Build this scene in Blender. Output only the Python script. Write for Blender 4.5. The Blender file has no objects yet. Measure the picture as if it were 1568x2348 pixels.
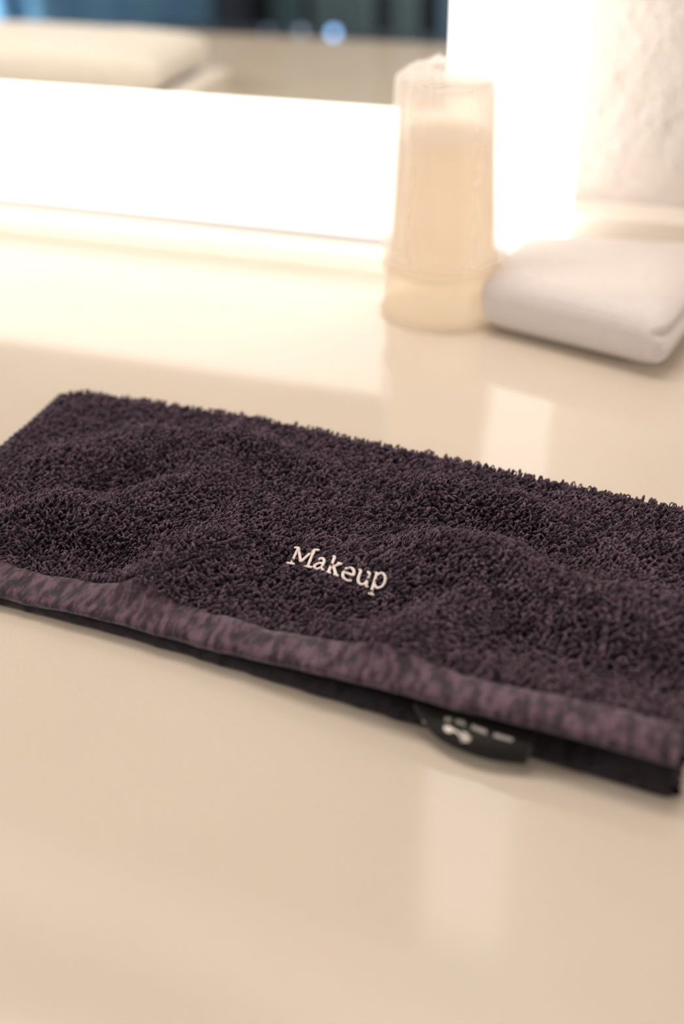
import bpy, bmesh, math, random
import numpy as np
from mathutils import Vector, Matrix

random.seed(7)
RNG = np.random.default_rng(11)
SC = bpy.context.scene
COL = SC.collection
S = 0.28            # one layout unit (camera height above the counter) in metres
D = 2.5246          # mirror glass plane, layout units from the camera foot

# ------------------------------------------------------------------ camera
cam = bpy.data.cameras.new('camera')
cam.sensor_fit = 'VERTICAL'
cam.sensor_height = 36.0
cam.sensor_width = 24.0
cam.lens = 39.17
cam.clip_start = 0.01
cam.dof.use_dof = True
cam.dof.focus_distance = 1.69 * S
cam.dof.aperture_fstop = 3.3
camo = bpy.data.objects.new('camera', cam)
COL.objects.link(camo)
R3 = Matrix(((0.943054, -0.168218, 0.286969), (0.332149, 0.523021, -0.784937), (-0.018051, 0.835555, 0.549111)))
camo.matrix_world = Matrix.Translation((0, 0, S)) @ R3.to_4x4()
SC.camera = camo

# ------------------------------------------------------------------ world, light, exposure
SC.view_settings.view_transform = 'Standard'
SC.view_settings.look = 'None'
SC.view_settings.gamma = 1.0
SC.view_settings.exposure = 0.0
SC.view_settings.use_curve_mapping = False
w = bpy.data.worlds.new('world')
SC.world = w
w.use_nodes = True
w.node_tree.nodes['Background'].inputs[0].default_value = (1.0, 0.86, 0.72, 1)
w.node_tree.nodes['Background'].inputs[1].default_value = 0.02
def area(name, loc, target, size, power, col, spread=math.pi):
    l = bpy.data.lights.new(name, 'AREA')
    l.shape = 'DISK'
    l.size = size
    l.energy = power
    l.color = col
    l.spread = spread
    o = bpy.data.objects.new(name, l)
    COL.objects.link(o)
    o.location = loc
    o.rotation_euler = (Vector(target) - Vector(loc)).to_track_quat('-Z', 'Y').to_euler()
    return o
bar = area('vanity_bar_light', (-0.50, 0.64, 1.15), (-0.45, 0.30, 0), 1.1, 6.6, (1.0, 0.905, 0.83))
bar.data.shape = 'RECTANGLE'
bar.data.size_y = 0.10
area('vanity_downlight', (-0.20, 0.50, 1.50), (-0.20, 0.45, 0), 0.36, 3.2, (1.0, 0.90, 0.81))
area('fill_light_left', (-2.35, -0.2, 0.75), (-0.3, 0.5, 0), 0.7, 30.0, (1.0, 0.91, 0.84))  # added fill from the left, no real fixture, kept out of the mirror
area('fill_light_right', (1.7, -0.3, 0.50), (-0.2, 0.5, 0), 0.8, 18.0, (1.0, 0.91, 0.84))  # added fill from the right, lifts front faces, no real fixture
area('bedroom_fill_light', (1.5, -1.9, 1.3), (-2.5, -2.95, -0.45), 0.5, 135.0, (0.80, 0.93, 1.0), math.radians(60))  # added unseen narrow light, aimed to brighten the curtain and wardrobe

# ------------------------------------------------------------------ helpers
def P(u, v, z=0.0):
    return (u * S, v * S, z * S)

def finish(o, parent=None, label=None, cat=None, group=None, kind=None):
    COL.objects.link(o)
    if parent is not None:
        o.parent = parent
    for k, x in (('label', label), ('category', cat), ('group', group), ('kind', kind)):
        if x:
            o[k] = x
    return o

def empty(name, loc, label, cat, group=None):
    o = bpy.data.objects.new(name, None)
    o.empty_display_size = 0.02
    o.location = loc
    return finish(o, None, label, cat, group)

def np_mesh(name, verts, quads, mat, smooth=True, tris=None):
    verts = np.asarray(verts, dtype=np.float32).reshape(-1, 3)
    quads = np.asarray(quads, dtype=np.int32).reshape(-1, 4)
    tris = np.zeros((0, 3), np.int32) if tris is None else np.asarray(tris, np.int32).reshape(-1, 3)
    me = bpy.data.meshes.new(name)
    me.vertices.add(len(verts))
    me.vertices.foreach_set('co', verts.ravel())
    nq, nt = len(quads), len(tris)
    me.loops.add(nq * 4 + nt * 3)
    me.loops.foreach_set('vertex_index', np.concatenate([quads.ravel(), tris.ravel()]))
    me.polygons.add(nq + nt)
    st = np.concatenate([np.arange(nq) * 4, nq * 4 + np.arange(nt) * 3]).astype(np.int32)
    me.polygons.foreach_set('loop_start', st)
    me.update(calc_edges=True)
    me.validate()
    if smooth:
        me.polygons.foreach_set('use_smooth', np.ones(nq + nt, bool))
    if mat:
        me.materials.append(mat)
    return me

def mobj(name, verts, quads, mat, parent=None, smooth=True, tris=None, origin=None, **kw):
    verts = np.asarray(verts, float).reshape(-1, 3)
    par = np.array(parent.matrix_basis.translation) if parent is not None else np.zeros(3)
    if parent is not None and parent.parent is not None:
        par = par + np.array(parent.parent.matrix_basis.translation)
    org = np.array(origin) if origin is not None else par
    o = bpy.data.objects.new(name, np_mesh(name, verts - org, quads, mat, smooth, tris))
    o.location = Vector((org - par).tolist())
    return finish(o, parent, **kw)

def grid_quads(nu, nv, closed_u=False, off=0):
    i = np.arange(nu if closed_u else nu - 1)
    j = np.arange(nv - 1)
    I, J = np.meshgrid(i, j, indexing='ij')
    I2 = (I + 1) % nu
    return (np.stack([I * nv + J, I2 * nv + J, I2 * nv + J + 1, I * nv + J + 1], -1).reshape(-1, 4) + off)

def bm_obj(name, bm, mat, parent=None, smooth=False, **kw):
    me = bpy.data.meshes.new(name)
    bm.to_mesh(me)
    bm.free()
    me.materials.append(mat)
    if smooth:
        for p in me.polygons:
            p.use_smooth = True
    o = bpy.data.objects.new(name, me)
    p_ = parent
    while p_ is not None:
        me.transform(Matrix.Translation(-p_.location))
        p_ = p_.parent
    return finish(o, parent, **kw)

def box(name, lo, hi, mat, parent=None, bevel=0.0, seg=3, **kw):
    bm = bmesh.new()
    bmesh.ops.create_cube(bm, size=1.0)
    for v in bm.verts:
        v.co = Vector([lo[i] + (v.co[i] + 0.5) * (hi[i] - lo[i]) for i in range(3)])
    if bevel > 0:
        bmesh.ops.bevel(bm, geom=list(bm.edges), offset=bevel, segments=seg, profile=0.5, affect='EDGES')
    return bm_obj(name, bm, mat, parent, smooth=False, **kw)

def frame_mesh(name, x0, x1, z0, z1, ix0, ix1, iz0, iz1, y0, y1, mat, parent):
    """rectangular ring in the XZ plane between y0 (front) and y1 (back)"""
    v = []
    for y in (y0, y1):
        for (a, b) in ((x0, z0), (x1, z0), (x1, z1), (x0, z1)):
            v.append((a, y, b))
        for (a, b) in ((ix0, iz0), (ix1, iz0), (ix1, iz1), (ix0, iz1)):
            v.append((a, y, b))
    q = []
    for k in range(4):
        n = (k + 1) % 4
        q.append((k, n, 4 + n, 4 + k))
        q.append((8 + n, 8 + k, 12 + k, 12 + n))
        q.append((n, k, 8 + k, 8 + n))
        q.append((4 + k, 4 + n, 12 + n, 12 + k))
    return mobj(name, v, q, mat, parent, smooth=False)

def lathe(profile, n=96, cx=0, cy=0, closed=True):
    a = np.linspace(0, 2 * np.pi, n, endpoint=False)
    pr = np.array(profile, float)
    if closed:
        pr = np.vstack([pr, pr[:1]])
    V = np.zeros((n, len(pr), 3))
    V[..., 0] = cx + np.cos(a)[:, None] * pr[None, :, 0]
    V[..., 1] = cy + np.sin(a)[:, None] * pr[None, :, 0]
    V[..., 2] = pr[None, :, 1]
    return V, grid_quads(n, len(pr), True)

# ------------------------------------------------------------------ materials
def new_mat(name):
    m = bpy.data.materials.new(name)
    m.use_nodes = True
    nt = m.node_tree
    return m, nt, nt.nodes['Principled BSDF']

def N(nt, t, **inp):
    n = nt.nodes.new(t)
    for k, v in inp.items():
        if k in n.inputs.keys():
            n.inputs[k].default_value = v
        else:
            setattr(n, k, v)
    return n

def simple(name, col, rough=0.5, **kw):
    m, nt, b = new_mat(name)
    b.inputs['Base Color'].default_value = (*col, 1)
    b.inputs['Roughness'].default_value = rough
    for k, v in kw.items():
        b.inputs[k.replace('_', ' ')].default_value = v
    return m

def ramp(nt, stops):
    r = nt.nodes.new('ShaderNodeValToRGB')
    e = r.color_ramp.elements
    e[0].position, e[0].color = stops[0][0], (*stops[0][1], 1)
    e[1].position, e[1].color = stops[-1][0], (*stops[-1][1], 1)
    for p, c in stops[1:-1]:
        x = e.new(p)
        x.color = (*c, 1)
    return r

def emit(name, col, strength):
    m = bpy.data.materials.new(name)
    m.use_nodes = True
    nt = m.node_tree
    nt.nodes.clear()
    e = N(nt, 'ShaderNodeEmission', Color=(*col, 1), Strength=strength)
    o = nt.nodes.new('ShaderNodeOutputMaterial')
    nt.links.new(e.outputs[0], o.inputs[0])
    return m

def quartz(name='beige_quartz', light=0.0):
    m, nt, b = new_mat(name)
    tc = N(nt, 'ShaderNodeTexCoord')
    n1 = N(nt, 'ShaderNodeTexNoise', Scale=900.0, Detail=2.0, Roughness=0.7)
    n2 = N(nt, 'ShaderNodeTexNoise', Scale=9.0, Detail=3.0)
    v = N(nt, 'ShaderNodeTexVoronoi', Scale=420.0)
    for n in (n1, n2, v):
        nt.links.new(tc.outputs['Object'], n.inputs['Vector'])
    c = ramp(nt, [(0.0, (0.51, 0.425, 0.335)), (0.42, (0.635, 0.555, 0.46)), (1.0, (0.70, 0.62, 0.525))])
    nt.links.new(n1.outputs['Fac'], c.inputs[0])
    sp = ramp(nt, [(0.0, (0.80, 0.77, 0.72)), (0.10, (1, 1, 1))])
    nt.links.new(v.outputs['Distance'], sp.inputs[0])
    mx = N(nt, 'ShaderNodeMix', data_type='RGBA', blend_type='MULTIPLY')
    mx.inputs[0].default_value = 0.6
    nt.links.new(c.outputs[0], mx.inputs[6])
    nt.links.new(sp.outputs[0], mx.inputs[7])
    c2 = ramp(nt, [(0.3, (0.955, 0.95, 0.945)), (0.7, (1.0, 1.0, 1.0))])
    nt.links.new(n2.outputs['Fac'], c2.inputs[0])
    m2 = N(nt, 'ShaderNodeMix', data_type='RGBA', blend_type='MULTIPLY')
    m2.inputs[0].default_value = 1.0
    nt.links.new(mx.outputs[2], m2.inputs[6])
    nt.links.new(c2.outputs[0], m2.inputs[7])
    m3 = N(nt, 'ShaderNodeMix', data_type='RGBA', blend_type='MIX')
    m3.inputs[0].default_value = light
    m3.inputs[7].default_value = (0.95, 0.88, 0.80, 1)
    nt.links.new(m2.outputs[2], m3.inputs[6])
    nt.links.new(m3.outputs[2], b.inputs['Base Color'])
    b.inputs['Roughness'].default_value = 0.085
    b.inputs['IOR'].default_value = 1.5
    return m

def stucco():
    m, nt, b = new_mat('cream_stucco')
    tc = N(nt, 'ShaderNodeTexCoord')
    mp = N(nt, 'ShaderNodeMapping')
    mp.inputs['Scale'].default_value = (1.0, 1.0, 0.65)
    mp.inputs['Rotation'].default_value = (0, 0.5, 0)
    nt.links.new(tc.outputs['Object'], mp.inputs['Vector'])
    n1 = N(nt, 'ShaderNodeTexNoise', Scale=75.0, Detail=4.0, Roughness=0.55)
    n2 = N(nt, 'ShaderNodeTexNoise', Scale=260.0, Detail=3.0, Roughness=0.6)
    nt.links.new(mp.outputs[0], n1.inputs['Vector'])
    nt.links.new(mp.outputs[0], n2.inputs['Vector'])
    a = N(nt, 'ShaderNodeMath', operation='MULTIPLY_ADD')
    a.inputs[1].default_value = 0.3
    nt.links.new(n2.outputs['Fac'], a.inputs[0])
    nt.links.new(n1.outputs['Fac'], a.inputs[2])
    bp = N(nt, 'ShaderNodeBump', Strength=1.0, Distance=0.0085)
    nt.links.new(a.outputs[0], bp.inputs['Height'])
    nt.links.new(bp.outputs[0], b.inputs['Normal'])
    b.inputs['Base Color'].default_value = (0.73, 0.665, 0.61, 1)
    b.inputs['Roughness'].default_value = 0.8
    return m

def cloth(name, c0, c1, scale, bump=0.4, dist=0.0006, sheen=0.4, detail=3.0, stretch=(1, 1, 1), rot=(0, 0, 0), lo=0.35, hi=0.65, sheen_tint=(1, 0.9, 0.95)):
    m, nt, b = new_mat(name)
    tc = N(nt, 'ShaderNodeTexCoord')
    mp = N(nt, 'ShaderNodeMapping')
    mp.inputs['Scale'].default_value = stretch
    mp.inputs['Rotation'].default_value = rot
    nt.links.new(tc.outputs['Object'], mp.inputs['Vector'])
    n1 = N(nt, 'ShaderNodeTexNoise', Scale=scale, Detail=detail, Roughness=0.6)
    nt.links.new(mp.outputs[0], n1.inputs['Vector'])
    c = ramp(nt, [(lo, c0), (hi, c1)])
    nt.links.new(n1.outputs['Fac'], c.inputs[0])
    nt.links.new(c.outputs[0], b.inputs['Base Color'])
    bp = N(nt, 'ShaderNodeBump', Strength=bump, Distance=dist)
    nt.links.new(n1.outputs['Fac'], bp.inputs['Height'])
    nt.links.new(bp.outputs[0], b.inputs['Normal'])
    b.inputs['Roughness'].default_value = 0.9
    b.inputs['Sheen Weight'].default_value = sheen
    b.inputs['Sheen Roughness'].default_value = 0.45
    b.inputs['Sheen Tint'].default_value = (*sheen_tint, 1)
    b.inputs['Specular IOR Level'].default_value = 0.25
    return m

def frosted_light():
    """lit border: full light, a little weaker in its lowest centimetre and along the top"""
    m = bpy.data.materials.new('frosted_lit_glass')
    m.use_nodes = True
    nt = m.node_tree
    nt.nodes.clear()
    tc = N(nt, 'ShaderNodeTexCoord')
    sx = N(nt, 'ShaderNodeSeparateXYZ')
    nt.links.new(tc.outputs['Object'], sx.inputs[0])
    mr = N(nt, 'ShaderNodeMapRange')
    mr.inputs['From Min'].default_value = 0.0
    mr.inputs['From Max'].default_value = 0.018
    mr.inputs['To Min'].default_value = 0.35
    mr.inputs['To Max'].default_value = 2.55
    mr.interpolation_type = 'SMOOTHSTEP'
    nt.links.new(sx.outputs['Z'], mr.inputs['Value'])
    mt = N(nt, 'ShaderNodeMapRange')
    mt.inputs['From Min'].default_value = 2.42 * S
    mt.inputs['From Max'].default_value = 2.66 * S
    mt.inputs['To Min'].default_value = 1.0
    mt.inputs['To Max'].default_value = 0.35
    mt.interpolation_type = 'SMOOTHSTEP'
    nt.links.new(sx.outputs['Z'], mt.inputs['Value'])
    mu = N(nt, 'ShaderNodeMath', operation='MULTIPLY')
    nt.links.new(mr.outputs[0], mu.inputs[0])
    nt.links.new(mt.outputs[0], mu.inputs[1])
    e = N(nt, 'ShaderNodeEmission', Color=(1.0, 0.94, 0.88, 1))
    nt.links.new(mu.outputs[0], e.inputs['Strength'])
    g = N(nt, 'ShaderNodeBsdfDiffuse', Color=(0.3, 0.28, 0.26, 1))
    ad = nt.nodes.new('ShaderNodeAddShader')
    nt.links.new(e.outputs[0], ad.inputs[0])
    nt.links.new(g.outputs[0], ad.inputs[1])
    o = nt.nodes.new('ShaderNodeOutputMaterial')
    nt.links.new(ad.outputs[0], o.inputs[0])
    return m

def cup_plastic(name='cream_cup_plastic', warm=(1, 1, 1)):
    m = bpy.data.materials.new(name)
    m.use_nodes = True
    nt = m.node_tree
    b = nt.nodes['Principled BSDF']
    b.inputs['Base Color'].default_value = (0.96, 0.915, 0.855, 1)
    b.inputs['Roughness'].default_value = 0.25
    t = N(nt, 'ShaderNodeBsdfTranslucent', Color=(1.0 * warm[0], 0.97 * warm[1], 0.935 * warm[2], 1))
    mx = N(nt, 'ShaderNodeMixShader', Fac=0.8)
    nt.links.new(b.outputs[0], mx.inputs[1])
    nt.links.new(t.outputs[0], mx.inputs[2])
    rf = N(nt, 'ShaderNodeBsdfRefraction', Color=(1.0, 0.97, 0.94, 1), Roughness=0.55, IOR=1.03)
    m2 = N(nt, 'ShaderNodeMixShader', Fac=0.55)
    nt.links.new(mx.outputs[0], m2.inputs[1])
    nt.links.new(rf.outputs[0], m2.inputs[2])
    nt.links.new(m2.outputs[0], nt.nodes['Material Output'].inputs[0])
    return m

def film():
    m = bpy.data.materials.new('clear_wrap_film')
    m.use_nodes = True
    nt = m.node_tree
    b = nt.nodes['Principled BSDF']
    b.inputs['Base Color'].default_value = (0.97, 0.94, 0.90, 1)
    b.inputs['Roughness'].default_value = 0.12
    t = N(nt, 'ShaderNodeBsdfTransparent')
    tl = N(nt, 'ShaderNodeBsdfTranslucent', Color=(1, 0.96, 0.92, 1))
    m1 = N(nt, 'ShaderNodeMixShader', Fac=0.5)
    nt.links.new(b.outputs[0], m1.inputs[1])
    nt.links.new(tl.outputs[0], m1.inputs[2])
    lw = N(nt, 'ShaderNodeLayerWeight', Blend=0.35)
    mr = N(nt, 'ShaderNodeMapRange')
    mr.inputs['To Min'].default_value = 0.16
    mr.inputs['To Max'].default_value = 0.85
    nt.links.new(lw.outputs['Facing'], mr.inputs['Value'])
    m2 = nt.nodes.new('ShaderNodeMixShader')
    nt.links.new(mr.outputs[0], m2.inputs[0])
    nt.links.new(t.outputs[0], m2.inputs[1])
    nt.links.new(m1.outputs[0], m2.inputs[2])
    nt.links.new(m2.outputs[0], nt.nodes['Material Output'].inputs[0])
    return m

M_quartz = quartz()
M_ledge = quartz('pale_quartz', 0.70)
M_stucco = stucco()
M_lit = frosted_light()
M_led = emit('led_strip_glow', (1.0, 0.94, 0.88), 8.8)
M_mirror = simple('silvered_glass', (0.94, 0.96, 0.93), 0.0, Metallic=1.0)
M_case = simple('white_metal_case', (0.8, 0.78, 0.75), 0.5)
M_cup = cup_plastic()
M_cup2 = cup_plastic('yellowish_cup_plastic', (1.0, 0.995, 0.93))
M_film = film()
M_pile = cloth('plum_charcoal_terry', (0.026, 0.016, 0.025), (0.135, 0.088, 0.122), 170.0, 0.0, sheen=0.25, sheen_tint=(1, 0.8, 0.92))
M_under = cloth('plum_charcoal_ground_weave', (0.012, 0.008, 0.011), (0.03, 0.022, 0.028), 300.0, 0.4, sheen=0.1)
M_hem = cloth('plum_flat_woven_hem', (0.024, 0.013, 0.021), (0.112, 0.066, 0.092), 300.0, 0.9, 0.0009, sheen=0.3, stretch=(1.0, 0.38, 0.6), rot=(0, 0, 0.55), lo=0.42, hi=0.60)
M_thread = cloth('pale_pink_thread', (0.80, 0.66, 0.62), (0.95, 0.86, 0.82), 900.0, 0.5, 0.0003, sheen=0.2)
M_satin = simple('black_satin_label', (0.013, 0.011, 0.010), 0.55, Specular_IOR_Level=0.25)
M_print = simple('silver_grey_print', (0.80, 0.74, 0.68), 0.5)
M_print2 = simple('cream_white_print', (0.80, 0.73, 0.66), 0.5)
M_white = cloth('white_terry', (0.74, 0.675, 0.64), (0.80, 0.735, 0.70), 650.0, 0.9, 0.0018, sheen=0.0)
M_white2 = cloth('warm_white_terry', (0.72, 0.65, 0.57), (0.88, 0.82, 0.745), 300.0, 0.5, 0.0015, sheen=0.2, sheen_tint=(1, 1, 1))

# ------------------------------------------------------------------ room shell
ZF = -0.85
XW0, XW1 = -4.2, 2.2
YB = -3.0
YW = 2.79 * S
M_dark = simple('dark_navy_paint', (0.035, 0.05, 0.06), 0.7)
M_floor = cloth('dark_carpet', (0.03, 0.035, 0.04), (0.05, 0.055, 0.06), 120.0)
M_ceil = simple('off_white_ceiling', (0.55, 0.5, 0.45), 0.9)
box('wall_back', (XW0, YW, ZF), (XW1, YW + 0.1, 1.55), M_stucco, kind='structure')
box('wall_front', (XW0, YB - 0.1, ZF), (XW1, YB, 1.55), M_dark, kind='structure')
box('wall_left', (XW0 - 0.1, YB - 0.1, ZF), (XW0, YW + 0.1, 1.55), M_dark, kind='structure')
box('wall_right', (XW1, YB - 0.1, ZF), (XW1 + 0.1, YW + 0.1, 1.55), M_stucco, kind='structure')
box('floor', (XW0 - 0.1, YB - 0.1, ZF - 0.1), (XW1 + 0.1, YW + 0.1, ZF), M_floor, kind='structure')
box('ceiling', (XW0 - 0.1, YB - 0.1, 1.55), (XW1 + 0.1, YW + 0.1, 1.65), M_ceil, kind='structure')

# ------------------------------------------------------------------ vanity: cabinet, counter, backsplash
M_wood = cloth('dark_walnut_laminate', (0.05, 0.03, 0.02), (0.10, 0.06, 0.04), 30.0, 0.0, sheen=0, stretch=(1, 1, 0.1))
cab = empty('vanity_cabinet', (-0.55, 0.38, ZF), 'dark wooden vanity cabinet carrying the beige quartz countertop', 'cabinet')
box('body', (-1.65, 0.02, ZF), (0.55, YW - 0.002, -0.0325), M_wood, cab)
for k in range(4):
    x0 = -1.64 + k * 0.5475
    d_ = box('door', (x0, 0.0, ZF + 0.08), (x0 + 0.54, 0.0195, -0.04), M_wood, cab, 0.002)
    box('handle', (x0 + 0.46, -0.02, -0.30), (x0 + 0.475, -0.0005, -0.14), M_case, d_)
bm_c = box('countertop', (-1.70, -0.125 * S, -0.032), (0.60, YW - 0.0005, 0.0), M_quartz, bevel=0.002,
           label='glossy beige speckled quartz countertop under the dark makeup cloth', cat='countertop')
VB = 2.66
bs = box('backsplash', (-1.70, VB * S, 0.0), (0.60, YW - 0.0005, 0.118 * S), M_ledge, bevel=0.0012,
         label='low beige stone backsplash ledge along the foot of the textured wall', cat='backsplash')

# ------------------------------------------------------------------ lit mirror
mx0, mx1 = -4.7, -0.3565
mz0, mz1 = 0.0367, 3.06
ix0, ix1 = -4.4, -0.6500
iz0, iz1 = 0.3705, 2.68
TH = 0.036
mir = empty('lit_mirror', P(-2.5, D, mz0), 'wall mirror with a glowing frosted border standing just above the counter', 'mirror')
frame_mesh('frosted_border', mx0 * S, mx1 * S, mz0 * S, mz1 * S, ix0 * S, ix1 * S, iz0 * S, iz1 * S, D * S, (D + TH) * S, M_lit, mir)
box('mirror_glass', P(ix0, D + 0.0005, iz0), P(ix1, D + TH, iz1), M_mirror, mir)
case = box('backing_case', P(mx0 + 0.16, D + TH + 0.0005, mz0 + 0.075), P(mx1 - 0.16, VB - 0.002, mz1 - 0.16), M_case, mir)
ins = 0.135
frame_mesh('led_strip', (mx0 + ins) * S, (mx1 - ins) * S, (mz0 + 0.055) * S, (mz1 - ins) * S,
           (mx0 + 0.158) * S, (mx1 - 0.158) * S, (mz0 + 0.0735) * S, (mz1 - 0.158) * S, (D + TH + 0.03) * S, (D + TH + 0.06) * S, M_led, mir)

box('led_strip', P(mx0 + 0.2, D + TH + 0.004, mz0 + 0.040), P(mx1 - 0.06, D + TH + 0.05, mz0 + 0.052), emit('led_strip_under', (1.0, 0.94, 0.88), 6.5), mir)

# ------------------------------------------------------------------ loop pile generator
def loops(base, nrm, dirv, height, width, rad, lean, seg=6, sides=4, jitter=0.35):
    """many small yarn loops as one vertex/quad array; base,nrm,dirv: (n,3)"""
    n = len(base)
    t = np.linspace(0, 1, seg + 1)
    side = np.cross(nrm, dirv)
    side /= np.linalg.norm(side, axis=1, keepdims=True) + 1e-9
    h = height * (1 + jitter * RNG.standard_normal(n).clip(-1.6, 1.8))
    wd = width * (1 + 0.3 * RNG.standard_normal(n).clip(-2, 2))
    ln = lean * (1 + 0.5 * RNG.standard_normal(n).clip(-2, 2))
    sk = 0.35 * width * RNG.standard_normal(n)
    # leaf-shaped closed loop leaning along dirv
    up = np.sin(np.pi * t) ** 0.75
    along = (t - 0.5)
    C = (base[:, None, :]
         + nrm[:, None, :] * (h[:, None] * up[None, :])[..., None]
         + dirv[:, None, :] * (wd[:, None] * along[None, :] + ln[:, None] * up[None, :])[..., None]
         + side[:, None, :] * (sk[:, None] * np.sin(2 * np.pi * t)[None, :] + 0.0)[..., None])
    T = np.gradient(C, axis=1)
    T /= np.linalg.norm(T, axis=2, keepdims=True) + 1e-12
    A = np.cross(T, side[:, None, :])
    A /= np.linalg.norm(A, axis=2, keepdims=True) + 1e-9
    B = np.cross(T, A)
    rr = rad * (1 + 0.2 * RNG.standard_normal(n).clip(-1.5, 1.5))
    r = rr[:, None] * (0.75 + 0.35 * np.sin(np.pi * t))[None, :]
    ang = np.linspace(0, 2 * np.pi, sides, endpoint=False) + 0.4
    V = C[:, :, None, :] + r[:, :, None, None] * (np.cos(ang)[None, None, :, None] * A[:, :, None, :] + np.sin(ang)[None, None, :, None] * B[:, :, None, :])
    V = V.reshape(-1, 3)
    k, s = np.meshgrid(np.arange(seg), np.arange(sides), indexing='ij')
    s2 = (s + 1) % sides
    q1 = np.stack([k * sides + s, k * sides + s2, (k + 1) * sides + s2, (k + 1) * sides + s], -1).reshape(-1, 4)
    Q = (q1[None] + (np.arange(n) * (seg + 1) * sides)[:, None, None]).reshape(-1, 4)
    return V, Q

def vnoise(x, y, seed=0, scale=1.0):
    """smooth 2-D value noise in about -1..1"""
    x = np.asarray(x) * scale
    y = np.asarray(y) * scale
    xi, yi = np.floor(x).astype(int), np.floor(y).astype(int)
    fx, fy = x - xi, y - yi
    fx, fy = fx * fx * (3 - 2 * fx), fy * fy * (3 - 2 * fy)
    def hsh(a, b):
        k = (a * 374761393 + b * 668265263 + seed * 982451653) & 0x7fffffff
        k = ((k ^ (k >> 13)) * 1274126177) & 0x7fffffff
        return (k ^ (k >> 16)) / 0x3fffffff - 1.0
    return ((hsh(xi, yi) * (1 - fx) + hsh(xi + 1, yi) * fx) * (1 - fy) + (hsh(xi, yi + 1) * (1 - fx) + hsh(xi + 1, yi + 1) * fx) * fy)

def sstep(x):
    x = np.clip(x, 0, 1)
    return x * x * (3 - 2 * x)

# ------------------------------------------------------------------ dark makeup cloth
U0, U1 = -1.125, 0.043
def E_(u):
    return np.interp(u, [-1.13, -0.90, -0.73, -0.55, -0.31, -0.11, 0.05], [1.04, 1.037, 1.031, 1.016, 0.993, 0.978, 0.967])
def F_(u):
    return np.interp(u, [-1.13, -1.09, -0.74, -0.405, -0.18, 0.0, 0.06], [1.585, 1.60, 1.602, 1.570, 1.545, 1.530, 1.523])
def ZH(u):
    return np.interp(u, [-1.13, -0.86, -0.73, -0.55, -0.42, -0.31, -0.11, 0.05], [0.024, 0.025, 0.027, 0.036, 0.047, 0.054, 0.058, 0.062])
RIDGES = [
    ([(-0.973, 1.145), (-0.952, 1.183), (-0.91, 1.229)], 0.022, 0.035),
    ([(-0.984, 1.352), (-0.906, 1.435), (-0.829, 1.479), (-0.691, 1.538)], 0.014, 0.045),
    ([(-0.734, 1.524), (-0.649, 1.474), (-0.58, 1.459)], 0.014, 0.028),
    ([(-0.699, 1.089), (-0.674, 1.164), (-0.641, 1.2)], 0.018, 0.030),
    ([(-0.377, 1.474), (-0.285, 1.476), (-0.229, 1.441), (-0.186, 1.423)], 0.018, 0.030),
    ([(-0.314, 1.292), (-0.231, 1.296), (-0.128, 1.244), (-0.054, 1.218), (0.05, 1.217)], 0.024, 0.045),
    ([(-0.334, 1.06), (-0.292, 1.121), (-0.25, 1.17)], 0.016, 0.026),
    ([(-0.855, 1.201), (-0.801, 1.284), (-0.737, 1.373)], 0.014, 0.035),
    ([(-0.50, 1.245), (-0.42, 1.235), (-0.36, 1.22)], 0.008, 0.022),
    ([(-0.919, 1.132), (-0.856, 1.14), (-0.777, 1.142)], -0.016, 0.028),
    ([(-0.417, 1.368), (-0.287, 1.387), (-0.14, 1.315)], -0.013, 0.035),
    ([(-0.914, 1.302), (-0.839, 1.355)], -0.012, 0.030),
    ([(-0.48, 1.09), (-0.40, 1.14)], -0.012, 0.035),
    ([(-0.20, 1.14), (-0.08, 1.12), (0.05, 1.11)], -0.012, 0.03),
]
def cr(pts, n=6):
    pts = [np.array(p, float) for p in pts]
    if len(pts) == 2:
        return np.array([pts[0] + (pts[1] - pts[0]) * t for t in np.linspace(0, 1, n)])
    ex = [2 * pts[0] - pts[1]] + pts + [2 * pts[-1] - pts[-2]]
    out = []
    for i in range(1, len(ex) - 2):
        p0, p1, p2, p3 = ex[i - 1:i + 3]
        for t in np.linspace(0, 1, n, endpoint=False):
            out.append(0.5 * (2 * p1 + (p2 - p0) * t + (2 * p0 - 5 * p1 + 4 * p2 - p3) * t * t + (3 * p1 - p0 - 3 * p2 + p3) * t ** 3))
    out.append(pts[-1])
    return np.array(out)
RIDGES_S = [(cr(p_, 5), a_, w_) for p_, a_, w_ in RIDGES]
def ridge(u, v):
    z = np.zeros_like(u)
    for pts, amp, wd in RIDGES_S:
        best = np.full(u.shape, 1e9)
        tb = np.zeros_like(u)
        tot = len(pts) - 1
        for i in range(tot):
            a, b = np.array(pts[i]), np.array(pts[i + 1])
            ab = b - a
            t = ((u - a[0]) * ab[0] + (v - a[1]) * ab[1]) / (ab @ ab)
            tc = np.clip(t, 0, 1)
            d2 = (u - a[0] - tc * ab[0]) ** 2 + (v - a[1] - tc * ab[1]) ** 2
            m = d2 < best
            best = np.where(m, d2, best)
        z = z + 1.5 * amp * np.exp(-best / (2 * wd * wd))
    return z
RF = 0.0175
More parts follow.
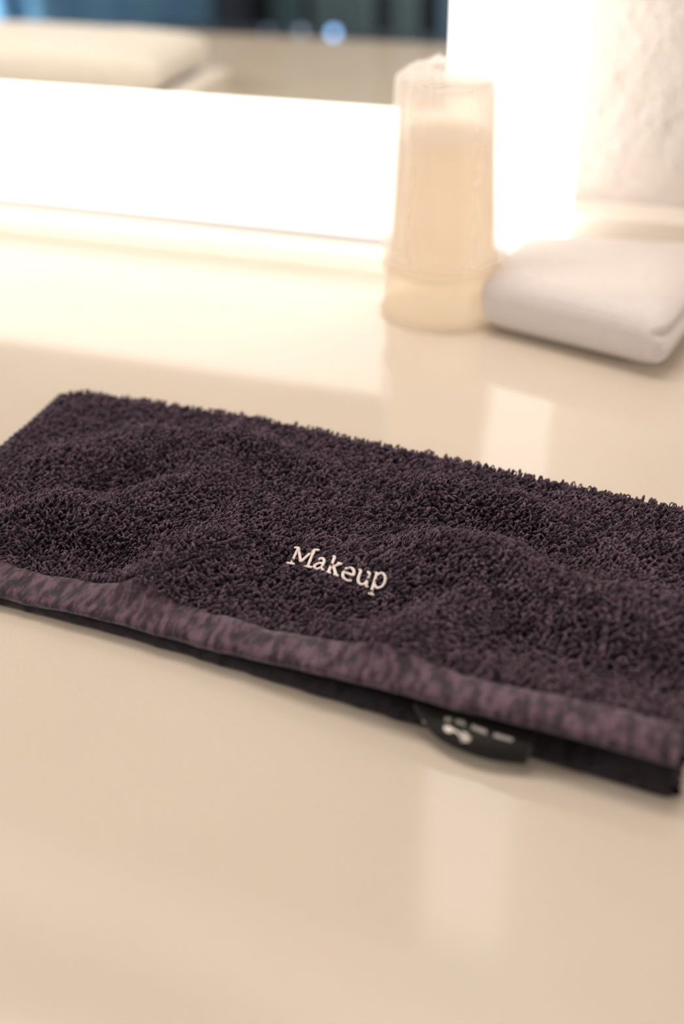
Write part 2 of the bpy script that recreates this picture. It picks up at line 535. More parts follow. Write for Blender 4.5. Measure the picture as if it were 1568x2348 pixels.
def top_z(u, v):
    """mid height of the upper layer"""
    q = v - E_(u)
    e = F_(u) - v
    body = 0.040 + 0.0
    zb = ZH(u) + (body - ZH(u)) * sstep(q / 0.20)
    wav = ridge(u, v) + 0.006 * vnoise(u, v, 3, 9.0) + 0.0025 * vnoise(u, v, 5, 24.0)
    win = sstep((q - 0.01) / 0.07) * sstep((e - 0.02) / 0.10) * (0.4 + 0.6 * sstep((u - U0) / 0.1))
    zb = zb + wav * win * (1.0)
    zf = 2 * RF + 0.008
    k = sstep((e - 0.015) / 0.12)
    zz = zf + (np.maximum(zb, 0.022) - zf) * k
    # hem band hugs its own wobble
    zz = zz + 0.0035 * vnoise(u, v, 9, 14.0) * (1 - sstep((q - 0.06) / 0.03))
    return zz

towel = empty('makeup_cloth', P(-0.53, 1.28, 0.0), 'dark plum terry makeup cloth folded once and lying across the counter', 'washcloth')

NU, NT, NFR, NB = 260, 150, 14, 60
uu = np.linspace(U0, U1, NU)
HEMW = 0.062
def sheet_profile(u):
    """rows: lower-layer near edge -> fold -> upper-layer near edge"""
    E, F = E_(u), F_(u)
    zl = 0.0085
    pts = []
    vb = E[:, None] + 0.004 + (F - RF - E)[:, None] * np.linspace(0, 1, NB)[None]
    zb = np.full_like(vb, zl)
    a = np.linspace(-np.pi / 2, np.pi / 2, NFR + 2)[1:-1]
    ztop = top_z(u, F - RF)
    rz = (ztop - zl) / 2
    vf = (F - RF)[:, None] + RF * np.cos(a)[None]
    zf = zl + rz[:, None] * (1 + np.sin(a))[None]
    vt = (F - RF)[:, None] + (E - F + RF)[:, None] * np.linspace(0, 1, NT)[None]
    U = np.repeat(u[:, None], NT, 1)
    zt = top_z(U, vt)
    return np.hstack([vb, vf, vt]), np.hstack([zb, zf, zt])
Vv, Zz = sheet_profile(uu)
Ug = np.repeat(uu[:, None], Vv.shape[1], 1)
sheet = np.stack([Ug, Vv, Zz], -1) * S
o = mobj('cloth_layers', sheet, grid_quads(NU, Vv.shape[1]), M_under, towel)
sm = o.modifiers.new('thickness', 'SOLIDIFY')
sm.thickness = 0.010 * S
sm.offset = 0.0

# letter strokes first: the pile is pressed away around them
LET = {
    'M': [[(0.35, 0), (0.35, 1.35)], [(0.35, 1.35), (0.95, 0.25)], [(0.95, 0.25), (1.55, 1.35)], [(1.55, 1.35), (1.55, 0)], [(0.0, 0), (0.62, 0)], [(1.28, 0), (1.9, 0)], [(0.02, 1.35), (0.35, 1.35)], [(1.55, 1.35), (1.88, 1.35)]],
    'a': [[(0.12, 0.82), (0.4, 1.0), (0.68, 0.82), (0.7, 0.4), (0.72, 0.12)], [(0.72, 0.12), (0.95, 0.0)], [(0.7, 0.56), (0.35, 0.56), (0.08, 0.3), (0.32, 0.02), (0.7, 0.24)]],
    'k': [[(0.2, 0), (0.2, 1.45)], [(0.0, 1.45), (0.2, 1.45)], [(0.0, 0), (0.42, 0)], [(0.2, 0.42), (0.8, 0.95)], [(0.58, 0.97), (0.98, 0.97)], [(0.42, 0.6), (0.84, 0.0)], [(0.64, 0), (1.04, 0)]],
    'e': [[(0.08, 0.52), (0.88, 0.52)], [(0.88, 0.52), (0.78, 0.86), (0.48, 1.0), (0.16, 0.84), (0.05, 0.5), (0.16, 0.14), (0.5, 0.0), (0.88, 0.14)]],
    'u': [[(0.0, 0.95), (0.2, 0.95)], [(0.2, 0.95), (0.2, 0.3), (0.42, 0.02), (0.7, 0.1), (0.88, 0.35)], [(0.66, 0.95), (0.88, 0.95)], [(0.88, 0.95), (0.88, 0.0)], [(0.88, 0.0), (1.08, 0.0)]],
    'p': [[(0.0, 0.95), (0.2, 0.95)], [(0.2, 0.95), (0.2, -0.5)], [(0.0, -0.5), (0.45, -0.5)], [(0.2, 0.75), (0.5, 1.0), (0.82, 0.86), (0.95, 0.5), (0.82, 0.14), (0.5, 0.0), (0.2, 0.22)]],
}
WORD = [('M', -0.5320, 0.0225), ('a', -0.4885, 0.0200), ('k', -0.4655, 0.0195), ('e', -0.4415, 0.0190), ('u', -0.4205, 0.0200), ('p', -0.3965, 0.0205)]
def text_base(u):
    return np.interp(u, [-0.53, -0.50, -0.47, -0.45, -0.43, -0.40, -0.38], [1.2150, 1.2100, 1.2040, 1.1990, 1.1955, 1.1945, 1.1940])
strokes = []
for ch, u0, sc in WORD:
    b0 = float(text_base(u0 + 0.012))
    for st in LET[ch]:
        c = cr(st, 7)
        strokes.append((ch, np.stack([u0 + c[:, 0] * sc, b0 + (c[:, 0] * sc) * -0.12 + c[:, 1] * (0.0235 if ch == 'M' else 0.0205)], -1)))
allpts = np.vstack([s for _, s in strokes])

# pile on the upper face
def surf_frame(u, v):
    h = 0.004
    zu = (top_z(u + h, v) - top_z(u - h, v)) / (2 * h)
    zv = (top_z(u, v + h) - top_z(u, v - h)) / (2 * h)
    n = np.stack([-zu, -zv, np.ones_like(zu)], -1)
    return n / np.linalg.norm(n, axis=1, keepdims=True)
su, sv = 0.0056, 0.0050
gu, gv = np.meshgrid(np.arange(U0 + 0.006, U1 - 0.002, su), np.arange(0.0, 0.66, sv), indexing='ij')
gu = gu + 0.5 * su * (np.arange(gu.shape[1]) % 2)[None]
gu = (gu + RNG.uniform(-0.38, 0.38, gu.shape) * su).ravel()
gv = (gv + RNG.uniform(-0.38, 0.38, gv.shape) * sv).ravel() + E_(gu) + HEMW - 0.002
ok = gv < F_(gu) - RF + 0.002
gu, gv = gu[ok], gv[ok]
dmin = np.full(len(gu), 1e9)
near = (gu > -0.55) & (gu < -0.36) & (gv > 1.17) & (gv < 1.26)
idx = np.where(near)[0]
dd = np.sqrt(((gu[idx, None] - allpts[None, :, 0]) ** 2 + (gv[idx, None] - allpts[None, :, 1]) ** 2)).min(1)
dmin[idx] = dd
keep = dmin > 0.0042
gu, gv, dmin = gu[keep], gv[keep], dmin[keep]
nrm = surf_frame(gu, gv)
base = np.stack([gu, gv, top_z(gu, gv) + 0.0042], -1)
ang = 0.15 + 0.6 * vnoise(gu, gv, 21, 7.0) + 0.4 * vnoise(gu, gv, 22, 30.0) + 0.38 * RNG.standard_normal(len(gu))
dirv = np.stack([np.cos(ang), np.sin(ang), np.zeros_like(ang)], -1)
dirv -= nrm * (dirv * nrm).sum(1, keepdims=True)
dirv /= np.linalg.norm(dirv, axis=1, keepdims=True)
hs = np.where(dmin < 0.010, 0.6, 1.0)
hgt = 0.0088
V1, Q1 = loops(base, nrm, dirv, hgt * hs, 0.0060, 0.0015, 0.0060, seg=7)
# pile round the fold
nf = 9
fu = np.arange(U0 + 0.006, U1 - 0.002, su)
fa = np.linspace(-0.9, 1.5, nf)
FU, FA = np.meshgrid(fu, fa, indexing='ij')
FU = (FU + RNG.uniform(-0.4, 0.4, FU.shape) * su).ravel()
FA = (FA + RNG.uniform(-0.12, 0.12, FA.shape)).ravel()
zt_ = top_z(FU, F_(FU) - RF)
rz_ = (zt_ - 0.0085) / 2
nrm2 = np.stack([np.zeros_like(FU), np.cos(FA), np.sin(FA)], -1)
base2 = np.stack([FU, F_(FU) - RF + (RF + 0.003) * np.cos(FA), 0.0085 + rz_ * (1 + np.sin(FA)) + 0.003 * np.sin(FA)], -1)
an2 = 0.9 * RNG.standard_normal(len(FU))
tang = np.stack([np.cos(an2), -np.sin(an2) * np.sin(FA), np.sin(an2) * np.cos(FA)], -1)
V2, Q2 = loops(base2, nrm2, tang, 0.0085, 0.0050, 0.0016, 0.003, jitter=0.5)
V2[:, 2] = np.maximum(V2[:, 2], 0.001)
mobj('terry_pile', np.vstack([V1, V2]) * S, np.vstack([Q1, Q2 + len(V1)]), M_pile, towel, kind='stuff')

# hems (flat woven, doubled) along the near edge of each layer
def hem_band(name, zfun, v_off, wdt, thick, rows=10, mat=M_hem, lump=0.0035, uu_=None):
    U = np.linspace(U0 - 0.002, U1 + 0.002, 420) if uu_ is None else uu_
    # closed cross-section: rounded flat tube
    k = 26
    a = np.linspace(0, 2 * np.pi, k, endpoint=False)
    cx = np.sign(np.cos(a)) * np.abs(np.cos(a)) ** 0.45 * wdt / 2
    cz = np.sign(np.sin(a)) * np.abs(np.sin(a)) ** 0.7 * thick / 2
    Vg = np.zeros((len(U), k, 3))
    Vg[..., 0] = U[:, None]
    vv = (E_(U) + v_off)[:, None] + wdt / 2 + cx[None]
    edge = 0.0018 * vnoise(U, U * 0, 31, 60.0)
    vv = vv + edge[:, None]
    Vg[..., 1] = vv
    UU = np.repeat(U[:, None], k, 1)
    l = lump * (0.5 * vnoise(UU * 1.0 + vv * 0.8, vv * 0.5, 41, 34.0) + 0.5 * vnoise(UU, vv, 42, 70.0)) * (np.sin(a)[None] > 0)
    Vg[..., 2] = zfun(UU, vv) + cz[None] + l
    V = Vg.reshape(-1, 3)
    Q = grid_quads(len(U), k, False)
    i = np.arange(len(U) - 1)
    wrap = np.stack([i * k + k - 1, (i + 1) * k + k - 1, (i + 1) * k, i * k], -1)
    Q = np.vstack([Q, wrap])
    # end caps
    c0, c1 = Vg[0].mean(0), Vg[-1].mean(0)
    V = np.vstack([V, c0[None], c1[None]])
    n = len(U) * k
    j = np.arange(k)
    t0 = np.stack([np.full(k, n), j, (j + 1) % k], -1)
    t1 = np.stack([np.full(k, n + 1), (len(U) - 1) * k + (j + 1) % k, (len(U) - 1) * k + j], -1)
    return mobj(name, V * S, Q, mat, towel, tris=np.vstack([t0, t1]))
hem_band('hem', lambda U, v: top_z(U, v) + 0.0012, -0.002, HEMW + 0.004, 0.017).__setitem__('label', 'flat woven plum hem of the upper layer')
hem_band('hem', lambda U, v: np.full_like(v, 0.0095), 0.0, HEMW, 0.018, mat=M_under).__setitem__('label', 'flat woven hem of the lower layer, shade put into its darker colour')  # darker ground weave stands in for the shade under the upper layer

# stitched side edge on the left, both layers
def side_edge(name, u_c, zf, v0, v1, rad):
    vs = np.linspace(v0, v1, 220)
    k = 10
    a = np.linspace(0, 2 * np.pi, k, endpoint=False)
    Vg = np.zeros((len(vs), k, 3))
    r = rad * (1 + 0.14 * np.sin(vs * 420))
    Vg[..., 0] = u_c + r[:, None] * np.cos(a) * 1.5 + 0.002 * vnoise(vs, vs * 0, 51, 20.0)[:, None]
    Vg[..., 1] = vs[:, None]
    Vg[..., 2] = zf(vs)[:, None] + r[:, None] * np.sin(a)
    Q = grid_quads(len(vs), k)
    i = np.arange(len(vs) - 1)
    Q = np.vstack([Q, np.stack([i * k + k - 1, (i + 1) * k + k - 1, (i + 1) * k, i * k], -1)])
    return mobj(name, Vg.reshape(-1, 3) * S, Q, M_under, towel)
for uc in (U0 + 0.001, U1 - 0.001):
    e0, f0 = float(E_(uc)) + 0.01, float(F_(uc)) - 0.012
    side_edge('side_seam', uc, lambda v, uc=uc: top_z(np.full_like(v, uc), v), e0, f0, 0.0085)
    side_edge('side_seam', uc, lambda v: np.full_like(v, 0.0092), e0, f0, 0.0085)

# embroidered word, one mesh per letter
for ch_i, (ch, u0, sc) in enumerate(WORD):
    VV, QQ = [], []
    off = 0
    b0 = float(text_base(u0 + 0.012))
    for st in LET[ch]:
        c = cr(st, 9)
        u = u0 + c[:, 0] * sc
        v = b0 - 0.12 * c[:, 0] * sc + c[:, 1] * (0.0235 if ch == 'M' else 0.0205)
        # resample densely for the stitches
        L = np.concatenate([[0], np.cumsum(np.hypot(np.diff(u), np.diff(v)))])
        n = max(8, int(L[-1] / 0.00045))
        tt = np.linspace(0, L[-1], n)
        u, v = np.interp(tt, L, u), np.interp(tt, L, v)
        tu, tv = np.gradient(u), np.gradient(v)
        ln = np.hypot(tu, tv) + 1e-9
        pu, pv = -tv / ln, tu / ln
        k = 8
        a = np.linspace(0, 2 * np.pi, k, endpoint=False)
        wd = 0.0021 * (1 + 0.13 * (np.arange(n) % 2)) * np.where((tt < 0.0008) | (tt > L[-1] - 0.0008), 0.7, 1.0)
        z = top_z(u, v) + 0.0085
        Vg = np.zeros((n, k, 3))
        Vg[..., 0] = u[:, None] + pu[:, None] * wd[:, None] * np.cos(a)
        Vg[..., 1] = v[:, None] + pv[:, None] * wd[:, None] * np.cos(a)
        Vg[..., 2] = z[:, None] + 0.0016 * np.sin(a)[None] * (1 + 0.15 * (np.arange(n) % 2))[:, None]
        Q = grid_quads(n, k)
        i = np.arange(n - 1)
        Q = np.vstack([Q, np.stack([i * k + k - 1, (i + 1) * k + k - 1, (i + 1) * k, i * k], -1)])
        caps = np.array([[0, 1, 2, 3], [0, 3, 4, 5], [0, 5, 6, 7]])
        Q = np.vstack([Q, caps, caps[:, ::-1] + (n - 1) * k])
        VV.append(Vg.reshape(-1, 3))
        QQ.append(Q + off)
        off += n * k
    mobj('embroidered_letter', np.vstack(VV) * S, np.vstack(QQ), M_thread, towel, label='pale embroidered letter ' + ch)

# black care tag drooping out between the layers
rows = np.array([   # rows from tucked in to the free edge; columns left to right
    [(-0.262, 1.030, 0.030), (-0.235, 1.030, 0.030), (-0.208, 1.030, 0.031), (-0.165, 1.028, 0.032), (-0.118, 1.026, 0.032)],
    [(-0.273, 0.998, 0.036), (-0.243, 0.992, 0.034), (-0.212, 0.990, 0.036), (-0.168, 0.982, 0.036), (-0.119, 0.978, 0.036)],
    [(-0.268, 0.987, 0.030), (-0.240, 0.972, 0.026), (-0.208, 0.966, 0.030), (-0.167, 0.962, 0.029), (-0.121, 0.963, 0.029)],
    [(-0.255, 0.978, 0.023), (-0.232, 0.964, 0.018), (-0.203, 0.954, 0.017), (-0.167, 0.951, 0.016), (-0.124, 0.957, 0.016)],
])
def cat1(p, n):
    return cr([tuple(x) for x in p], n)
nr, nc = 8, 8
g1 = np.array([cat1(r, nc) for r in rows])               # rows x C x 3
g2 = np.array([cat1(g1[:, j], nr) for j in range(g1.shape[1])])   # C x Rr x 3
tagG = g2                                                # [across, down]
tag = mobj('care_tag', tagG * S, grid_quads(tagG.shape[0], tagG.shape[1]), M_satin, towel, label='black satin care label with pale print')
tm = tag.modifiers.new('thickness', 'SOLIDIFY')
tm.thickness = 0.0022 * S
tm.offset = 0.0
def tag_pt(a, b, lift=0.0020):
    na, nb = tagG.shape[0] - 1, tagG.shape[1] - 1
    a, b = np.clip(a, 0, 1) * na, np.clip(b, 0, 1) * nb
    i, j = min(int(a), na - 1), min(int(b), nb - 1)
    fa, fb = a - i, b - j
    p = (tagG[i, j] * (1 - fa) + tagG[i + 1, j] * fa) * (1 - fb) + (tagG[i, j + 1] * (1 - fa) + tagG[i + 1, j + 1] * fa) * fb
    n = np.cross(tagG[i + 1, j] - tagG[i, j], tagG[i, j + 1] - tagG[i, j])
    n /= np.linalg.norm(n) + 1e-12
    if n[2] < 0:
        n = -n
    return p + n * lift
def ribbon_on_tag(paths, wid):
    VV, QQ, off = [], [], 0
    for pth, wmul in paths:
        c = cr(pth, 6)
        t = np.gradient(c, axis=0)
        t /= np.linalg.norm(t, axis=1, keepdims=True) + 1e-9
        pn = np.stack([-t[:, 1], t[:, 0]], -1)
        n = len(c)
        prof = np.sin(np.linspace(0.25, np.pi - 0.25, n)) if wmul > 1.5 else np.ones(n)
        for i in range(n):
            for s in (-1, 1):
                q = c[i] + pn[i] * s * wid * wmul * prof[i] * np.array([1.0, 2.2])
                VV.append(tag_pt(q[0], q[1]))
        i = np.arange(n - 1)
        QQ.append(np.stack([2 * i, 2 * i + 1, 2 * i + 3, 2 * i + 2], -1) + off)
        off += 2 * n
    return np.array(VV), np.vstack(QQ)
# small printed line: short upright strokes in word groups
words = [(0.36, 5), (0.47, 6), (0.60, 8), (0.76, 9)]
paths = []
for a0, k in words:
    for i in range(k):
        a = a0 + i * 0.0135
        b_ = 0.44
        paths.append(([(a, b_ - 0.035), (a, b_ + 0.035)], 1.0))
        if i % 2 == 0:
            paths.append(([(a, b_ - 0.03), (a + 0.010, b_ - 0.03)], 0.7))
        else:
            paths.append(([(a, b_ + 0.03), (a + 0.010, b_ + 0.03)], 0.7))
Vt, Qt = ribbon_on_tag(paths, 0.0032)
mobj('printed_line', Vt * S, Qt, M_print, tag)
logo = [([(0.355, 0.575), (0.40, 0.61), (0.45, 0.605)], 9.0),
        ([(0.43, 0.60), (0.48, 0.63), (0.52, 0.70)], 3.0),
        ([(0.50, 0.74), (0.55, 0.70), (0.60, 0.70)], 2.2),
        ([(0.50, 0.68), (0.55, 0.66), (0.60, 0.66)], 2.2),
        ([(0.51, 0.62), (0.545, 0.61), (0.58, 0.62)], 2.0),
        ([(0.51, 0.79), (0.55, 0.75), (0.59, 0.74)], 2.0)]
Vt, Qt = ribbon_on_tag(logo, 0.0036)
mobj('printed_mark', Vt * S, Qt, M_print2, tag)
Vt, Qt = ribbon_on_tag([([(0.085, 0.72), (0.115, 0.76)], 3.0), ([(0.13, 0.82), (0.14, 0.86)], 1.2)], 0.004)
mobj('printed_mark', Vt * S, Qt, M_print, tag)

# ------------------------------------------------------------------ two stacked upturned cups, the upper one in clear wrap
CU, CV = -0.588, 2.284
def cup_profile(z0, r_rim, r_top, height, skirt, rr=0.0052):
    o_ = []
    # rolled rim
    for a in np.linspace(-np.pi / 2, np.pi / 2, 7):
        o_.append((r_rim - rr + rr * np.cos(a), z0 + rr + rr * np.sin(a)))
    r1 = r_rim - 0.009
    o_.append((r1, z0 + 2 * rr + 0.002))
    o_.append((r1 - 0.001, z0 + 2 * rr + 0.0085))
    rs = r1 - 0.006
    o_.append((rs, z0 + skirt))
    o_.append((rs - 0.006, z0 + skirt + 0.006))
    n = 14
    for t in np.linspace(0.06, 1, n):
        o_.append((rs - 0.006 + (r_top - rs + 0.006) * t, z0 + skirt + (height - skirt - 0.006) * t))
    o_.append((r_top - 0.003, z0 + height))
    o_.append((r_top - 0.010, z0 + height))
    o_.append((r_top - 0.013, z0 + height - 0.010))
    o_.append((0.0005, z0 + height - 0.010))
    o_.append((0.0005, z0 + height - 0.014))
    o_.append((r_top - 0.017, z0 + height - 0.014))
    for t in np.linspace(1, 0.06, n):
        o_.append((rs - 0.010 + (r_top - rs + 0.006) * t, z0 + skirt + (height - skirt - 0.010) * t))
    o_.append((rs - 0.005, z0 + skirt))
    o_.append((r1 - 0.006, z0 + 0.012))
    o_.append((r_rim - 0.012, z0 + 0.004))
    return [(a * S, b * S) for a, b in o_]
lower = empty('plastic_cup', P(CU, CV, 0.0), 'lower of two stacked upturned cream plastic cups, its rim on the counter', 'cup', 'two nested upturned cups')
Vc, Qc = lathe(cup_profile(0.0, 0.136, 0.090, 0.395, 0.102), 96, CU * S, CV * S)
mobj('cup_body', Vc, Qc, M_cup2, lower)
upper = empty('plastic_cup', P(CU, CV, 0.103), 'upper of two stacked upturned cream plastic cups, wrapped in clear crinkled film', 'cup', 'two nested upturned cups')
Vc, Qc = lathe(cup_profile(0.103, 0.134, 0.094, 0.388, 0.034, 0.0105), 96, CU * S, CV * S)
mobj('cup_body', Vc, Qc, M_cup, upper)
# film sleeve
nA, nZ = 240, 90
A = np.linspace(0, 2 * np.pi, nA, endpoint=False)
zz = np.linspace(0, 1, nZ)
AA, ZZ = np.meshgrid(A, zz, indexing='ij')
z_lo, z_hi = 0.134, 0.497
rad = 0.1335 + (0.0985 - 0.1335) * (0.2 * sstep(ZZ * 1.02) + 0.8 * ZZ)
rad = rad + 0.001 * np.sin(np.pi * ZZ)
cx_, cy_ = np.cos(AA), np.sin(AA)
fold = (0.0048 * vnoise(cx_ * 2.2 + ZZ * 0.5, cy_ * 2.2 + 5, 61, 1.8) + 0.0042 * vnoise(AA * 2.2 + 1.6 * ZZ, ZZ * 0.9, 62, 1.7) * np.where(AA > 6.0, (2 * np.pi - AA) / 0.283, 1.0) * np.where(AA < 0.3, AA / 0.3, 1.0)
        + 0.0018 * np.abs(vnoise(cx_ * 3 - ZZ * 1.6, cy_ * 3 + ZZ * 1.6, 63, 2.0)))
fold = fold * np.where(ZZ < 0.06, ZZ / 0.06, 1.0) + 0.0
rad = rad + 0.001 + fold
side = np.stack([CU + rad * cx_, CV + rad * cy_, z_lo + (z_hi - z_lo) * ZZ], -1)
# crinkled gathered top
nR = 34
tt = np.linspace(0, 1, nR)[1:]
AT, TT = np.meshgrid(A, tt, indexing='ij')
r_top = rad[:, -1][:, None]
rt = r_top * (1 - TT) + 0.0008
cr_ = 0.026 * np.sin(np.pi * np.clip(TT * 1.15, 0, 1)) ** 0.6
bump = (vnoise(np.cos(AT) * rt * 40, np.sin(AT) * rt * 40, 71, 1.5) * 0.5 + 0.5)
spk = np.abs(vnoise(np.cos(AT) * rt * 95, np.sin(AT) * rt * 95, 72, 1.3))
back = 0.55 + 0.45 * np.cos(AT - 2.2)
zt = z_hi + 0.004 * np.sin(np.pi * np.clip(TT * 4, 0, 1)) + cr_ * (0.15 + 0.75 * bump * back + 0.55 * spk * back)
top = np.stack([CU + rt * np.cos(AT), CV + rt * np.sin(AT), zt], -1)
allg = np.concatenate([side, top], 1)
flm = mobj('film_wrap', allg * S, grid_quads(nA, allg.shape[1], True), M_film, upper, label='clear crinkled film sleeve')

# ------------------------------------------------------------------ white folded washcloths
def pad(name, corners, z0, z1, mat, label, cat, group=None, round_=0.6, n=(120, 60), ex=0.28, layers=3, pile=None, grain=0.0, seed=0, part='cloth'):
    """soft folded slab over a quadrilateral footprint (fl, fr, br, bl)"""
    c = np.array(corners, float)
    ctr = c.mean(0)
    root = empty(name, (ctr[0] * S, ctr[1] * S, 0.0), label, cat, group)
    nu_, nv_ = n
    a = np.linspace(0, 2 * np.pi, nu_, endpoint=False)
    b = np.linspace(-np.pi / 2, np.pi / 2, nv_)
    Aq, Bq = np.meshgrid(a, b, indexing='ij')
    def sp(x, e):
        return np.sign(x) * np.abs(x) ** e
    e2 = ex
    cb = sp(np.cos(Bq), 0.45)
    X = cb * sp(np.cos(Aq), e2)
    Y = cb * sp(np.sin(Aq), e2)
    Z = sp(np.sin(Bq), 0.62)
    s, t = (X + 1) / 2, (Y + 1) / 2
    Pq = (c[0] * ((1 - s) * (1 - t))[..., None] + c[1] * (s * (1 - t))[..., None] + c[2] * (s * t)[..., None] + c[3] * ((1 - s) * t)[..., None])
    h = z1 - z0
    zq = z0 + h * (Z + 1) / 2
    # fold grooves at the right-hand end
    gro = np.zeros_like(zq)
    for kk in range(1, layers):
        gro += np.exp(-((zq - z0) / h - kk / layers) ** 2 / 0.0035)
    endm = sstep((X - 0.80) / 0.15)
    X2 = gro * endm * 0.020
    dirx = (c[1] - c[0]) / np.linalg.norm(c[1] - c[0])
    Pq = Pq - dirx * X2[..., None]
    lump = 0.004 * vnoise(Pq[..., 0], Pq[..., 1] + zq, 80 + seed, 16.0) + 0.0006 * vnoise(Pq[..., 0] + zq, Pq[..., 1] - zq, 81 + seed, 60.0)
    if grain:
        gr_ = grain * (0.55 + 0.45 * vnoise(Pq[..., 0] + 0.7 * zq, Pq[..., 1] - 0.9 * zq, 91, 90.0) + 0.45 * vnoise(0.8 * Pq[..., 0] - 0.6 * Pq[..., 1] - zq, 0.6 * Pq[..., 0] + 0.8 * Pq[..., 1] + 0.6 * zq, 92, 160.0))
        out = Pq - ctr
        out = out / (np.linalg.norm(out, axis=-1, keepdims=True) + 1e-9)
        Pq = Pq + out * (gr_ * np.cos(Bq))[..., None]
        lump = lump + gr_
    zq = np.where(Bq > 0, zq + lump * np.sin(Bq), zq)
    zq = np.maximum(zq, z0)
    G = np.concatenate([Pq, zq[..., None]], -1)
    o_ = mobj(part, G * S, grid_quads(nu_, nv_, True), mat, root)
    if pile:
        # short loop pile over the visible upper skin
        sel = (Bq[:, :-1] > -1.1)
        p00 = G[:, :-1]
        p10 = np.roll(G, -1, 0)[:, :-1]
        p01 = G[:, 1:]
        ar = np.linalg.norm(np.cross(p10 - p00, p01 - p00), axis=-1) * sel
        tot = ar.sum()
        nn = int(tot / pile ** 2)
        pick = RNG.choice(ar.size, nn, p=(ar / tot).ravel())
        r1, r2 = RNG.random((nn, 1)), RNG.random((nn, 1))
        P00, P10, P01 = p00.reshape(-1, 3)[pick], p10.reshape(-1, 3)[pick], p01.reshape(-1, 3)[pick]
        bs_ = P00 + (P10 - P00) * r1 + (P01 - P00) * r2
        nm = np.cross(P10 - P00, P01 - P00)
        nm /= np.linalg.norm(nm, axis=1, keepdims=True) + 1e-12
        rd = RNG.standard_normal((nn, 3))
        rd -= nm * (rd * nm).sum(1, keepdims=True)
        rd /= np.linalg.norm(rd, axis=1, keepdims=True)
        Vp, Qp = loops(bs_, nm, rd, 0.0026, 0.0032, 0.0008, 0.0008, seg=4, sides=3)
        Vp[:, 2] = np.maximum(Vp[:, 2], 0.0005)
        mobj('terry_pile', Vp * S, Qp, mat, root, kind='stuff')
    return root
pad('folded_washcloth', [(-0.482, 2.185), (-0.080, 2.060), (0.01, 2.56), (-0.455, 2.480)], 0.0, 0.140, M_white,
    'thick white terry washcloth folded into a pad beside the upturned cups', 'washcloth', n=(420, 200), grain=0.0012, ex=0.14)
pad('folded_bath_towel', [(-3.60, 0.66), (-2.125, 0.66), (-2.09, 1.22), (-3.60, 1.22)], 0.0, 0.180, M_white2,
    'long folded white towel at the left, seen in the mirror', 'towel', ex=0.12, layers=2, seed=3)

# small cream cloth beside the bath towel (seen in the mirror)
pad('face_cloth', [(-2.085, 0.78), (-1.995, 0.78), (-1.965, 1.30), (-2.05, 1.30)], 0.0, 0.055, M_white2,
    'small thin cream cloth lying against the end of the long white towel in the mirror', 'cloth', ex=0.12, layers=1, seed=5)

# ------------------------------------------------------------------ the dim room seen in the mirror
M_teal = cloth('teal_curtain_fabric', (0.25, 0.52, 0.80), (0.34, 0.66, 0.95), 6.0, 0.2, sheen=0.2)
cu = empty('teal_curtain', (-2.7, YB + 0.16, ZF), 'teal curtain hanging in the dim room, seen at the upper left of the mirror', 'curtain')
xs = np.linspace(-3.9, -1.97, 260)
zs = np.linspace(ZF + 0.01, 1.35, 12)
XX, ZZ_ = np.meshgrid(xs, zs, indexing='ij')
YY = YB + 0.14 + 0.035 * np.sin(XX * 26) + 0.015 * np.sin(XX * 61 + 1)
oc = mobj('panel', np.stack([XX, YY, ZZ_], -1), grid_quads(260, 12), M_teal, cu)
mm = oc.modifiers.new('thickness', 'SOLIDIFY')
mm.thickness = 0.006
box('curtain_rail', (-3.95, YB + 0.12, 1.35), (-1.9, YB + 0.16, 1.38), M_case, cu)

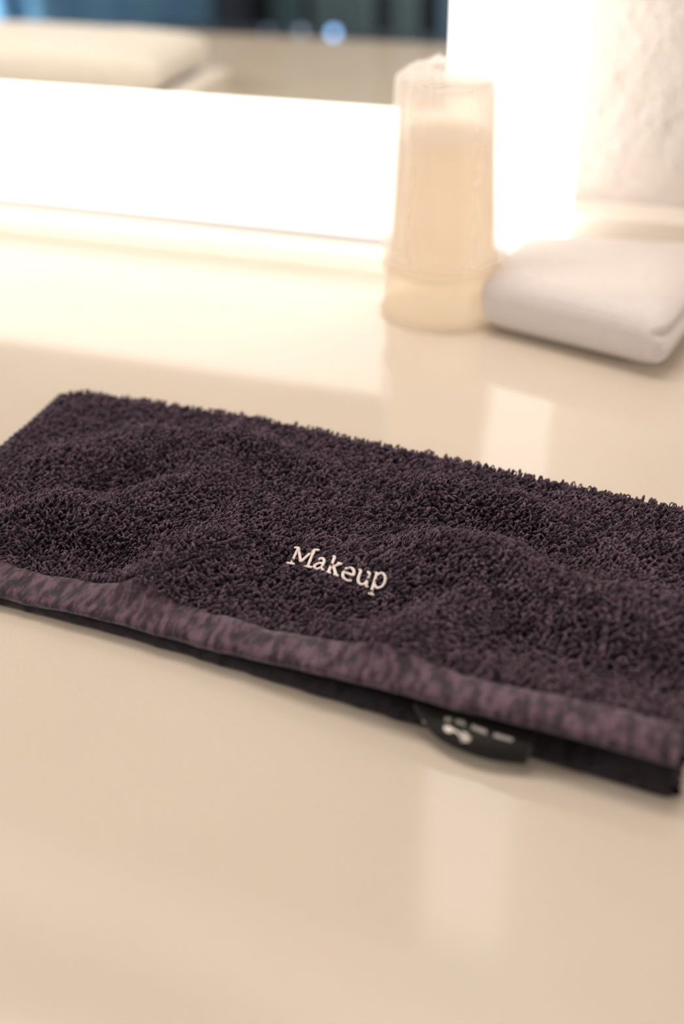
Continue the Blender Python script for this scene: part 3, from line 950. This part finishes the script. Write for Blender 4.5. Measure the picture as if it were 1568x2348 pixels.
M_gg = simple('grey_green_lacquer', (0.026, 0.033, 0.032), 0.45)
M_gg2 = simple('dark_green_lacquer', (0.012, 0.02, 0.021), 0.45)
M_blk = simple('black_frame_paint', (0.006, 0.006, 0.009), 0.5)
wr = empty('wardrobe', (-1.2, YB + 0.3, ZF), 'dark framed wardrobe with grey-green doors, out of focus in the mirror', 'wardrobe')
box('carcass', (-1.93, YB + 0.01, ZF), (-0.1, YB + 0.40, 1.20), M_blk, wr)
def wdoor(x0, x1, m):
    d_ = box('door', (x0, YB + 0.405, ZF + 0.05), (x1, YB + 0.425, 1.15), m, wr, 0.002)
    box('handle', (x1 - 0.02, YB + 0.4255, -0.1), (x1 - 0.012, YB + 0.44, 0.15), M_blk, d_)
for a in ((-1.683, -1.574, M_gg2), (-1.533, -1.31, M_gg), (-1.242, -1.148, M_gg), (-1.07, -0.92, simple('blue_grey_lacquer', (0.03, 0.045, 0.06), 0.45)), (-0.85, -0.55, M_gg), (-0.45, -0.15, M_gg)):
    wdoor(*a)
bn = empty('low_bench', (-1.4, -2.1, ZF), 'low black bench in the dim room behind the counter edge in the mirror', 'bench')
HB = 0.445
box('seat', (-1.95, -2.25, ZF + HB - 0.04), (-0.9, -1.90, ZF + HB), M_blk, bn)
for x in (-1.92, -0.97):
    for y in (-2.23, -1.96):
        box('leg', (x, y, ZF), (x + 0.04, y + 0.04, ZF + HB - 0.0405), M_blk, bn)
def lampdot(x, r, col, st, label):
    t = empty('indicator_lamp', (x, -2.08, ZF + HB), label, 'lamp', 'small lamps on the low bench')
    Vl, Ql = lathe([(0.0002, 0), (r * 1.2, 0), (r * 1.2, 0.012), (r * 0.8, 0.014), (0.0002, 0.014)], 24, x, -2.08)
    Vl[..., 2] += ZF + HB
    mobj('base', Vl, Ql, M_blk, t)
    a = np.linspace(-np.pi / 2 + 0.05, np.pi / 2 - 0.01, 12)
    Vl, Ql = lathe([(r * math.cos(x_), 0.0145 + r + r * math.sin(x_)) for x_ in a], 24, x, -2.08, closed=False)
    Vl[..., 2] += ZF + HB
    mobj('globe', Vl, Ql, emit('indicator_glow', col, st), t)
lampdot(-1.271, 0.012, (0.30, 0.52, 0.95), 5.0, 'small glowing blue lamp, the brightest of the dots in the mirror')
lampdot(-1.380, 0.012, (0.34, 0.42, 0.52), 1.6, 'small dim grey-blue lamp left of the bright blue one')
lampdot(-1.496, 0.010, (0.25, 0.32, 0.45), 1.0, 'faintest of the three small lamps, leftmost in the mirror')
